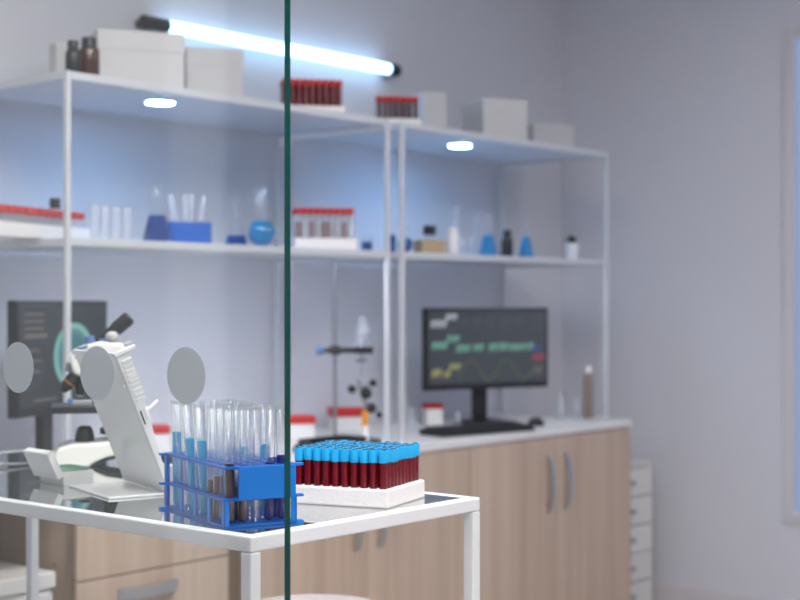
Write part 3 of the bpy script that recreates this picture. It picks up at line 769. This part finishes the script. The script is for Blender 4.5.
# small dark jointed stand
p = atY(366, 440, 3.07); k = scale(366, 3.07)
def LP(px, py): return Vector(((px - 366) * k, 0, atY(366, py, 3.07).z - WZ))
t = thing('clamp_stand', 'small black jointed clamp stand with round knobs behind the blue capped tubes', 'lab stand', (p.x, 3.07, WZ), math.radians(-46))
bm = NB(); lathe(bm, [(0, 0), (.05, 0), (.05, .008), (.012, .014), (0, .014)], 24); obj('base', bm, 'black', t, smooth=True)
bm = NB(); cyl(bm, (0, 0, .013), LP(366, 405), .006); cyl(bm, LP(366, 405), LP(358, 380), .006); cyl(bm, LP(352, 389), LP(374, 383), .005); obj('arm', bm, 'steel_dark', t, smooth=True)
for q in ((352, 389, .014), (366, 393, .020), (373, 383, .013), (371, 408, .018), (379, 415, .011)):
    bm = NB(); bmesh.ops.create_uvsphere(bm, u_segments=14, v_segments=10, radius=q[2]); bmesh.ops.translate(bm, vec=LP(q[0], q[1]), verts=bm.verts[:]); obj('knob', bm, 'black', t, smooth=True)
bottle(365, 411, 3.02, WZ, 9, 'small orange topped bottle behind the blue capped tubes', mat='white_plastic', cap='orange', capf=.42, shoulder=.5)
# glassware by the trace monitor
beaker(561, 392, 3.12, WZ, 14, 'clear glass beaker on the worktop beside the trace monitor')
beaker(576, 398, 3.06, WZ, 10, 'small clear cylinder between the beaker and the slim brown bottle', 'measuring_cylinder', 'cylinder')
bottle(588, 366, 3.03, WZ, 9, 'slim brown bottle with white cap at the worktop end', mat='brown_glass', cap='white_plastic', capf=.25, shoulder=.85)
beaker(412, 408, 3.2, WZ, 12, 'clear beaker on the worktop just past the paired posts')
bottle(458, 412, 2.98, WZ, 7, 'tiny clear bottle with steel cap beside the black keyboard', mat='shelf_glass', cap='steel', capf=.4)

# ------------------------------------------------------------------ glass table
TZ = H - .32
TX0, TX1, TY0, TY1 = 1.3685, 1.892, 1.413, 2.635
s = .020
t = thing('glass_table', 'white steel framed table with clear glass top behind the pane', 'table', (TX0, TY0, 0))
w, d = TX1 - TX0, TY1 - TY0
for x in (0, w - s):
    for y in (0, d - s):
        bm = NB(); box2(bm, (x, y, 0), (x + s, y + s, TZ - .0225)); obj('leg', bm, 'white_metal', t, bevel=.002)
bm = NB()
o_ = [(0, 0), (w, 0), (w, d), (0, d)]; i_ = [(s, s), (w - s, s), (w - s, d - s), (s, d - s)]
for zz in (0, 1):
    z = TZ - .022 + .022 * zz
ov = [[bm.verts.new((x, y, z)) for x, y in o_] for z in (TZ - .022, TZ)]
iv = [[bm.verts.new((x, y, z)) for x, y in i_] for z in (TZ - .022, TZ)]
for k in range(4):
    k2 = (k + 1) % 4
    bm.faces.new((ov[1][k], ov[1][k2], iv[1][k2], iv[1][k])); bm.faces.new((ov[0][k2], ov[0][k], iv[0][k], iv[0][k2]))
    bm.faces.new((ov[0][k], ov[0][k2], ov[1][k2], ov[1][k])); bm.faces.new((iv[0][k2], iv[0][k], iv[1][k], iv[1][k2]))
obj('frame', bm, 'white_metal', t, bevel=.0025)
bm = NB(); box2(bm, (s + .0005, s + .0005, TZ - .0065), (w - s - .0005, d - s - .0005, TZ - .0004)); obj('glass_top', bm, 'table_glass', t)
GZ = TZ - .0002               # things stand here

# ------------------------------------------------------------------ glass pane with frosted dots
PX, PY0 = 1.3005, 1.2805
bm = NB(); box2(bm, (PX, PY0 + .001, 0.0), (PX + .010, 2.74, 2.45)); o = obj('glass_screen', bm, 'pane'); tag(o, 'tall clear glass screen with green edge standing before the table', 'glass screen')
bm = NB(); box2(bm, (PX, PY0, 0.0), (PX + .010, PY0 + .0009, 2.45)); obj('edge', bm, 'pane_edge', o)
def onPane(px, py):
    u = (px - 400) / F; v = (HY - py) / F; tt = (PX - .0006) / (CT + u * ST)
    return Vector((PX - .0006, tt * (ST - u * CT), H + v * tt))
for px, py in ((18, 367.5), (97, 373), (186, 375.5)):
    q = onPane(px, py)
    bm = NB(); cyl(bm, (0, 0, 0), (.0004, 0, 0), .0388, seg=48); obj('frosted_dot', bm, 'frost', o, loc=q)

# ------------------------------------------------------------------ blood rack
fl, fw = .150, .175
fc = Vector((1.7402, 1.5482, GZ)); fr = math.radians(16.2)
fm = Matrix.Translation(fc) @ Matrix.Rotation(fr, 4, 'Z')
bm = NB(); mg = .005; npx = (fl - 2 * mg) / 10; npy = (fw - 2 * mg) / 10
hole_plate(bm, -fl / 2 + mg, -fw / 2 + mg, 10, 10, npx, npy, .0066, 0, .029, mg, mg)
bw = bm.edges.layers.float.new('bevel_weight_edge')
for e in bm.edges:
    a, b = e.verts
    on = lambda v: abs(abs(v.co.x) - fl / 2) < 1e-5 or abs(abs(v.co.y) - fw / 2) < 1e-5
    if on(a) and on(b):
        same_x = abs(a.co.x - b.co.x) < 1e-6 and abs(abs(a.co.x) - fl / 2) < 1e-5; same_y = abs(a.co.y - b.co.y) < 1e-6 and abs(abs(a.co.y) - fw / 2) < 1e-5
        if (abs(a.co.z - b.co.z) < 1e-6 and (same_x or same_y)): e[bw] = 1.0
        if abs(a.co.z - b.co.z) > 1e-6 and abs(abs(a.co.x) - fl / 2) < 1e-5 and abs(abs(a.co.y) - fw / 2) < 1e-5: e[bw] = 1.0
fo = obj('foam_rack', bm, 'foam', bevel=.003, wt=True); fo.matrix_world = fm
tag(fo, 'white foam rack packed with blue capped blood tubes on the table', 'tube rack')
HB = .054
def blood_tube(loc, label):
    bm = NB(); r = .0063
    lathe(bm, [(0, 0), (r * .6, .0012), (r, .005), (r, .066)], 16); o = obj('blood_tube', bm, 'tube_clear', smooth=True); o.location = loc
    tag(o, label, 'blood tube', 'blue capped tubes in the foam rack')
    bm = NB(); r2 = .0060; lathe(bm, [(0, .0006), (r2 * .6, .0018), (r2, .0055), (r2, .066), (0, .066)], 16); obj('blood', bm, 'blood', o, smooth=True)
    bm = NB(); r3 = .0072; lathe(bm, [(0, .0665), (r3, .0665), (r3, .0850), (r3 * .95, .0862), (r3 * .70, .0862), (r3 * .66, .0800), (0, .0795)], 20); cp = obj('cap', bm, 'blue_cap', o, smooth=True)
    bm = NB(); lathe(bm, [(0, .0798), (r3 * .64, .0803), (r3 * .62, .0866), (r3 * .5, .0872), (0, .0872)], 14); obj('cap_shade', bm, 'cap_shade', cp, smooth=True)  # dark plug whose colour stands in for shade in the hollow cap top
    return o
proto = None
for i in range(10):            # local x: depth columns; column 0 = side facing the camera's pane (front row)
    for j in range(10):        # along the front face, from the blue rack
        jj = 9 - j
        loc = fm @ Vector((-fl / 2 + mg + (i + .5) * npx, -fw / 2 + mg + (jj + .5) * npy, .0015))
        lab = 'blue capped blood tube %s from the blue rack in %s row of foam rack' % (ORD[j], 'front' if i == 0 else 'rear' if i == 9 else ORD[i])
        loc.z += random.uniform(0, .0022)
        if proto is None: proto = blood_tube(loc, lab)
        else:
            o = dup(proto, loc, label=lab)
            o.rotation_euler = (random.uniform(-.012, .012), random.uniform(-.012, .012), random.uniform(0, 6))

# ------------------------------------------------------------------ blue rack with test tubes
rl, rs = .240, .114
rc = Vector((1.394, 1.493, GZ)); rr = math.radians(-20.3)
rm = Matrix.Translation(rc) @ Matrix.Rotation(rr, 4, 'Z')
tr = thing('test_tube_rack', 'blue plastic three-tier rack full of clear test tubes on table corner', 'tube rack', rc, rr)
NXr, NYr = 5, 10; mg = .006; ppx = (rs - 2 * mg) / NXr; ppy = (rl - 2 * mg) / NYr
bm = NB(); hole_plate(bm, mg, mg, NXr, NYr, ppx, ppy, .0093, .0835, .0870, mg, mg); obj('top_plate', bm, 'rack_blue', tr)
bm = NB(); hole_plate(bm, mg, mg, NXr, NYr, ppx, ppy, .0093, .038, .0415, mg, mg); obj('middle_plate', bm, 'rack_blue', tr)
bm = NB(); box2(bm, (0, 0, 0), (rs, rl, .004)); obj('bottom_plate', bm, 'rack_blue', tr, bevel=.0008)
# feet tabs at the ends
bm = NB()
for z in (0, .038, .0835):
    for y in (.002, rl - .014): box2(bm, (rs + .0002, y, z), (rs + .012, y + .012, z + .0035)); box2(bm, (-.010, y + (.0 if y > .1 else 0), z), (-.0002, y + .012, z + .0035)) if y > .1 else None
obj('tab', bm, 'rack_blue_solid', tr)
def upright(x, y, sx, sy, z0, z1):
    bm = NB(); box2(bm, (x, y, z0), (x + sx, y + sy, z1)); obj('upright', bm, 'rack_blue_solid', tr)
for y in (.0, .055, .110, .165, rl - .010):
    upright(.0002, y, .003, .010, .0042, .0378); upright(rs - .0032, y, .003, .010, .0042, .0378)
for x in (.0002, rs - .0052):
    upright(x, rl - .0102, .005, .010, .0417, .0833)
for x in (.0, rs - .008):
    upright(x, .0, .008, .003, .0042, .0378); upright(x, rl - .003, .008, .003, .0042, .0378)
bm = NB(); box2(bm, (.022, -.0016, .039), (rs - .002, .0012, .0862)); obj('label_panel', bm, 'rack_blue_solid', tr, bevel=.001)
bm = NB(); box2(bm, (.022, rl - .0012, .039), (rs - .002, rl + .0016, .0862)); obj('label_panel', bm, 'rack_blue_solid', tr, bevel=.001)

def tube_mesh(bm, r, L):
    lathe(bm, [(0, 0), (r * .5, r * .13), (r * .87, r * .5), (r, r), (r, L - .002), (r * 1.16, L - .001), (r * 1.16, L), (r * .98, L + .0005), (r * .90, L - .003)], 20)
TR = .0074; TL = .163
bm = NB(); tube_mesh(bm, TR, TL); tube_me = None
liqm = {}
def liq_obj(mat, fill, parent):
    key = (mat, fill)
    if key not in liqm:
        bm = NB(); r = TR * .93; lathe(bm, [(0, .0006), (r * .5, r * .16), (r * .87, r * .55), (r, r), (r, fill), (0, fill)], 20)
        o = obj('liquid' if 'blood' not in mat else 'blood', bm, mat, parent, smooth=True); liqm[key] = o; return o
    o = liqm[key].copy(); COL.objects.link(o); o.parent = parent; return o
proto_t = obj('test_tube', bm, 'glass', smooth=True)
content = {(0, 9): ('cyan_liq', .116), (0, 6): ('cyan_liq', .112), (0, 4): ('cyan_liq', .112),
           (0, 0): ('blood_brown', .086), (0, 2): ('blood_brown', .064), (0, 3): ('blood_brown', .056), (1, 1): ('blood_brown', .050), (1, 0): ('blood_brown', .080),
           (4, 0): ('deep_liq', .094), (4, 1): ('deep_liq', .088), (3, 0): ('deep_liq', .084), (4, 3): ('cyan_liq', .104), (3, 4): ('cyan_liq', .100), (1, 3): ('cyan_liq', .07), (2, 4): ('deep_liq', .06)}
tilts = {(0, 6): (.0, .075), (0, 4): (.0, .06), (0, 8): (.02, .05), (4, 3): (0, -.05), (3, 6): (0, -.06), (2, 3): (0, .04)}
empty = {(1, 6), (3, 7), (2, 8), (1, 9)}
names = {'cyan_liq': 'cyan liquid', 'deep_liq': 'deep blue liquid', 'blood_brown': 'dark blood'}
used = False; rim_me = None
for i in range(NXr):
    for j in range(NYr):
        if (i, j) in empty: continue
        loc = rm @ Vector((mg + (i + .5) * ppx, mg + (j + .5) * ppy, .0042))
        c = content.get((i, j))
        lab = '%s %s, %s from rack front in %s row from the pane' % ('test tube with' if c else 'clear', names[c[0]] if c else 'empty test tube', ORD[j], ORD[i])
        if not used: o = proto_t; used = True
        else: o = proto_t.copy(); COL.objects.link(o)
        o.location = loc
        tx, ty = tilts.get((i, j), (random.uniform(-.032, .032), random.uniform(-.03, .03)))
        o.rotation_euler = (tx, -ty if (i, j) in tilts else ty, rr)
        tag(o, lab, 'test tube', 'test tubes in the blue rack')
        if c: liq_obj(c[0], c[1], o)
        if rim_me is None:
            bm = NB(); lathe(bm, [(TR * 1.0, TL + .0007), (TR * 1.2, TL + .0004), (TR * 1.24, TL - .0004), (TR * 1.2, TL - .0014), (TR * 1.02, TL - .0016)], 20)
            rim_me = obj('rim', bm, 'rim_glass', o, smooth=True)
        else:
            d = rim_me.copy(); COL.objects.link(d); d.parent = o

# ------------------------------------------------------------------ slanted white stand
A, B = Vector((1.636, 2.011, GZ)), Vector((1.580, 1.831, GZ))
mid = (A + B) / 2; sr = math.atan2((A - B).y, (A - B).x) - PI / 2
t = thing('slanted_stand', 'glossy white slanted plate stand with ridged rail before the microscope', 'stand', mid, sr)
hw = .0945
bm = NB(); box2(bm, (-.102, -hw, 0), (.004, hw, .004)); obj('base_plate', bm, 'acrylic', t, bevel=.0012)
ph = math.radians(22); PL = .252; tk = .005
dirv = Vector((-math.sin(ph), 0, math.cos(ph))); nrm = Vector((math.cos(ph), 0, math.sin(ph)))
R = Matrix((dirv.cross(Vector((0, 1, 0))) * -1, Vector((0, 1, 0)), dirv)).transposed()  # columns: normal, y, up-slope
R = Matrix((nrm, Vector((0, 1, 0)), dirv)).transposed()
def SP(n, y, l): return Vector((0, 0, .0045)) + nrm * n + Vector((0, y, 0)) + dirv * l
def sbox(bm, n0, n1, y0, y1, l0, l1):
    box(bm, SP((n0 + n1) / 2, (y0 + y1) / 2, (l0 + l1) / 2), (n1 - n0, y1 - y0, l1 - l0), R)
bm = NB(); sbox(bm, 0, tk, -hw, hw, 0, PL); obj('panel', bm, 'acrylic', t, bevel=.0012)
# tapering side rail behind the panel edge
bm = NB(); vs = []
for l, dn in ((.02, .006), (.13, .016), (PL - .006, .024)):
    vs.append([bm.verts.new(SP(n, y, l)) for n, y in ((-.001, -hw - .011), (-.001 + dn, -hw - .011), (-.001 + dn, -hw - .0005), (-.001, -hw - .0005))])
for a_, b_ in zip(vs, vs[1:]):
    for k in range(4): bm.faces.new((a_[k], a_[(k + 1) % 4], b_[(k + 1) % 4], b_[k]))
bm.faces.new(vs[0]); bm.faces.new(vs[-1]); obj('side_rail', bm, 'white_plastic', t, bevel=.001)
bm = NB()
for k in range(9): sbox(bm, .004 , .0215, -hw - .0135, -hw - .011, PL - .020 - k * .0085, PL - .0155 - k * .0085)
obj('ridge_strip', bm, 'white_plastic', t)
bm = NB(); sbox(bm, -.004, .036, -hw - .014, -hw - .0002, PL - .0055, PL + .001); obj('rail_cap', bm, 'white_plastic', t, bevel=.001)
bm = NB(); sbox(bm, .0025, .0050, -hw - .0118, -hw - .0111, PL - .128, PL - .104); obj('slot', bm, 'black', t)
bm = NB(); cyl(bm, SP(.012, -hw - .006, .140), SP(.040, -hw - .008, .150), .0045, .0035, seg=12); cyl(bm, SP(.012, -hw - .006, .130), SP(.012, -hw - .006, .150), .0065, seg=12); obj('lever', bm, 'white_plastic', t, smooth=True)
bm = NB(); sbox(bm, -.006, -.0005, -hw - .004, -hw + .004, PL - .062, PL - .054); obj('catch', bm, 'white_plastic', t)

# ------------------------------------------------------------------ slide box
sb = Vector((1.544, 2.0625, GZ)); sa = math.radians(-6)
t = thing('slide_box', 'small open white box of glass slides in front of the microscope', 'box', sb, sa)
bw_, bd_, bh_ = .060, .080, .024
bm = NB(); th_ = .0022
box2(bm, (0, 0, 0), (bw_, bd_, .002)); box2(bm, (0, 0, .002), (bw_, th_, bh_)); box2(bm, (0, bd_ - th_, .002), (bw_, bd_, bh_)); box2(bm, (0, th_, .002), (th_, bd_ - th_, bh_)); box2(bm, (bw_ - th_, th_, .002), (bw_, bd_ - th_, bh_))
obj('tray', bm, 'white_plastic', t, bevel=.0008)
# lid hinged on the pane side, leaning outward
bm = NB(); la = math.radians(26); ld = Vector((-math.sin(la), 0, math.cos(la))); ln = Vector((-math.cos(la), 0, -math.sin(la)))
R2 = Matrix((ln, Vector((0, 1, 0)), ld)).transposed()
def LPb(n, y, l): return Vector((-.001, 0, bh_ - .008)) + ln * n + Vector((0, y, 0)) + ld * l
box(bm, LPb(.010, bd_ / 2, .026), (.003, bd_ + .004, .050), R2)
for l in (.001, .051): box(bm, LPb(.0045, bd_ / 2, l), (.012, bd_ + .004, .002), R2)
for y in (-.001, bd_ + .001): box(bm, LPb(.0045, y, .026), (.012, .002, .052), R2)
obj('lid', bm, 'white_plastic', t, bevel=.001)
M['slide_glass'] = thin_glass('green_slide_glass', (0.80, 0.93, 0.88), haze=0.25, hcol=(0.55, 0.68, 0.62))
sm = Matrix.Translation(sb) @ Matrix.Rotation(sa, 4, 'Z')
first = None
for k in range(12):
    loc = sm @ Vector((.010 + k * .0036, bd_ / 2, .0025))
    if first is None:
        bm = NB(); box2(bm, (-.0006, -.036, 0), (.0006, .034, .027)); first = obj('glass_slide', bm, 'slide_glass'); o = first
        tag(o, 'greenish glass slide standing upright in the small white box', 'slide', 'glass slides in the white box')
    else: o = first.copy(); COL.objects.link(o)
    o.location = loc; o.rotation_euler = (0, .28, sa)

# steel forceps lying at the table's far end
p = Vector((1.635, 2.385, GZ))
t = thing('forceps', 'small shiny steel forceps lying on the far end of table', 'forceps', p, math.radians(-10))
for s_ in (-1, 1):
    bm = NB(); cyl(bm, (-.06, s_ * .002, .005), (.0, s_ * .008, .006), .0035, seg=10); cyl(bm, (.0, s_ * .008, .006), (.065, s_ * .0015, .004), .0035, .0015, seg=10); obj('arm', bm, 'steel_dark', t, smooth=True)
bm = NB(); cyl(bm, (-.066, 0, .005), (-.058, 0, .005), .0048, seg=10); obj('joint', bm, 'steel', t, smooth=True)

# ------------------------------------------------------------------ microscope
mp = Vector((.625 * 2.85, .811 * 2.85, GZ)); MS = 2.85 / F
t = thing('microscope', 'white and black microscope with angled eyepiece behind the slanted stand', 'microscope', mp, math.radians(-37.6))
def Q(px, py, y=0.0): return Vector(((px - 85) * MS, y, (464 - py) * MS))
def q2(px, py): v = Q(px, py); return (v.x, max(0, v.z))
# base: low body with an arched side
bm = NB()
prism(bm, [q2(57, 463.9), q2(55, 452), q2(60, 445), q2(72, 441.5), q2(100, 440.5), q2(128, 437), q2(150, 440), q2(152, 463.9), q2(138, 463.9), q2(132, 456), q2(120, 452), q2(105, 455), q2(94, 460), q2(88, 463.9)], -.062, .062)
obj('base', bm, 'cream', t, bevel=.006)
bm = NB(); prism(bm, [q2(88.5, 463.8), q2(94.5, 460.3), q2(105.5, 455.3), q2(120, 452.3), q2(131.8, 456.5), q2(137.5, 463.8), q2(135, 463.8), q2(129, 459), q2(120, 456), q2(106, 458.5), q2(96, 463), q2(94, 463.8)], -.054, .054); obj('underside', bm, 'black_soft', t)
bm = NB(); r = 9.4 * MS; lathe(bm, [(0, 0), (r, 0), (r * 1.03, .004), (r * .98, .012), (r * .86, .021), (r * .7, .027), (r * .5, .030), (0, .0305)], 28, Q(85, 441)); obj('illuminator', bm, 'black', t, smooth=True)
# stage with a slide holder
bm = NB(); box2(bm, (*Q(53, 0).xy - Vector((0, .06)), Q(0, 411.5).z), (Q(122, 0).x, .06, Q(0, 404.5).z)); obj('stage', bm, 'black', t, bevel=.002)
bm = NB(); box2(bm, (Q(72, 0).x, -.045, Q(0, 404.3).z), (Q(92, 0).x, -.03, Q(0, 399).z)); box2(bm, (Q(78, 0).x, -.03, Q(0, 404.3).z), (Q(84, 0).x, .03, Q(0, 401).z)); obj('slide_clip', bm, 'steel', t, bevel=.001)
bm = NB(); cyl(bm, Q(71, 400, -.05), Q(71, 400, -.035), .006, seg=14); obj('clip_screw', bm, 'blue_knob', t)
bm = NB(); cyl(bm, Q(112, 412), Q(112, 428), .018, seg=20); cyl(bm, Q(112, 428), Q(112, 434), .024, seg=20); obj('condenser', bm, 'black', t, smooth=True)
# head
bm = NB()
prism(bm, [q2(69, 356), q2(74, 350), q2(84, 345), q2(100, 341), q2(122, 343), q2(126, 350), q2(122, 368), q2(104, 376), q2(84, 378), q2(74, 372)], -.036, .036)
obj('head', bm, 'cream', t, bevel=.006)
bm = NB(); prism(bm, [q2(73, 352), q2(77, 348), q2(88, 344.2), q2(88, 347), q2(78, 351), q2(75, 354)], -.0375, -.0362); obj('blue_stripe', bm, 'blue_knob', t)
bm = NB(); prism(bm, [q2(75, 357), q2(82, 352.5), q2(87, 351), q2(83, 354.5), q2(77, 358)], -.0372, -.0362); obj('vent_slot', bm, 'black', t)
# arm
bm = NB(); prism(bm, [q2(104, 376), q2(122, 368), q2(132, 380), q2(150, 420), q2(152, 440), q2(122, 440), q2(124, 420), q2(116, 392)], -.03, .03); obj('arm', bm, 'cream', t, bevel=.006)
for s_ in (-1, 1):
    bm = NB(); cyl(bm, (Q(138, 0).x, s_ * .0305, Q(0, 430).z), (Q(138, 0).x, s_ * .052, Q(0, 430).z), .021, seg=24); obj('focus_knob', bm, 'black', t, smooth=True, bevel=.001)
# eyepiece tube
a_, b_ = Q(98, 344.5), Q(126.5, 320)
ax = (b_ - a_).normalized()
bm = NB(); cyl(bm, a_ - ax * .015, b_ - ax * .012, .0125, seg=24); cyl(bm, b_ - ax * .030, b_ + ax * .004, .0145, seg=24); cyl(bm, b_ + ax * .004, b_ + ax * .009, .0145, .011, seg=24); obj('eyepiece', bm, 'black', t, smooth=True)
# turret and objectives
bm = NB(); cyl(bm, Q(78, 366), Q(75, 374), .022, .020, seg=24); obj('turret', bm, 'steel_dark', t, smooth=True)
def objective(p0, p1, r, y=0):
    p0, p1 = Q(*p0, y), Q(*p1, y); ax = (p1 - p0)
    bm = NB(); cyl(bm, p0, p0 + ax * .7, r, seg=18); cyl(bm, p0 + ax * .7, p1, r * .95, r * .5, seg=18); o = obj('objective', bm, 'black', t, smooth=True)
    return o, p0, ax
o, p0, ax = objective((77, 373), (63.5, 391), .0125, -.006)
bm = NB(); cyl(bm, p0 + ax * .50, p0 + ax * .545, .0128, seg=18); obj('colour_ring', bm, 'orange', o, smooth=True)
o, p0, ax = objective((81, 374), (80, 396), .0115, .010)
bm = NB(); cyl(bm, p0 + ax * .96, p0 + ax * 1.03, .007, seg=18); obj('front_lens', bm, 'steel', o, smooth=True)
objective((88, 372), (96, 388), .0115, .012)
# knobs on top of the head
bm = NB(); cyl(bm, Q(90.5, 343, -.012), Q(89, 336.5, -.012), .0105, seg=18); obj('top_knob', bm, 'blue_knob', t, smooth=True)
bm = NB(); cyl(bm, Q(103, 343.5, -.02), Q(103, 338.5, -.02), .009, seg=18); obj('tube_collar', bm, 'blue_knob', t, smooth=True)
bm = NB(); cyl(bm, Q(112, 345, -.025), Q(112, 340, -.025), .006, seg=16); lathe(bm, [(0, 0), (.011, 0), (.0135, .006), (.011, .014), (.006, .017), (0, .0175)], 20, Q(111.5, 340.2, -.025)); obj('lock_knob', bm, 'grey_knob', t, smooth=True)
bm = NB(); cyl(bm, Q(121, 344.5, -.02), Q(130, 341, -.02), .0022, .004, seg=12); obj('lever', bm, 'steel', t, smooth=True)

# ------------------------------------------------------------------ world, camera
wd = bpy.data.worlds.new('world'); sc.world = wd; wd.use_nodes = True
wd.node_tree.nodes['Background'].inputs[0].default_value = (0.5, 0.55, 0.65, 1); wd.node_tree.nodes['Background'].inputs[1].default_value = 0.05
cam = bpy.data.cameras.new('camera'); co = bpy.data.objects.new('camera', cam); COL.objects.link(co); sc.camera = co
cam.sensor_width = 36; cam.sensor_fit = 'HORIZONTAL'; cam.lens = F / 800 * 36
cam.shift_y = -(HY - 300) / 800 * -1
co.location = (0, 0, H); co.rotation_euler = (PI / 2, 0, TH - PI / 2)
cam.dof.use_dof = True; cam.dof.focus_distance = 2.08; cam.dof.aperture_fstop = 4.2
cam.clip_start = .05
sc.view_settings.view_transform = 'Standard'; sc.view_settings.look = 'None'; sc.view_settings.gamma = 1.0; sc.view_settings.exposure = 0.0
sc.cycles.transparent_max_bounces = 48; sc.cycles.max_bounces = 10
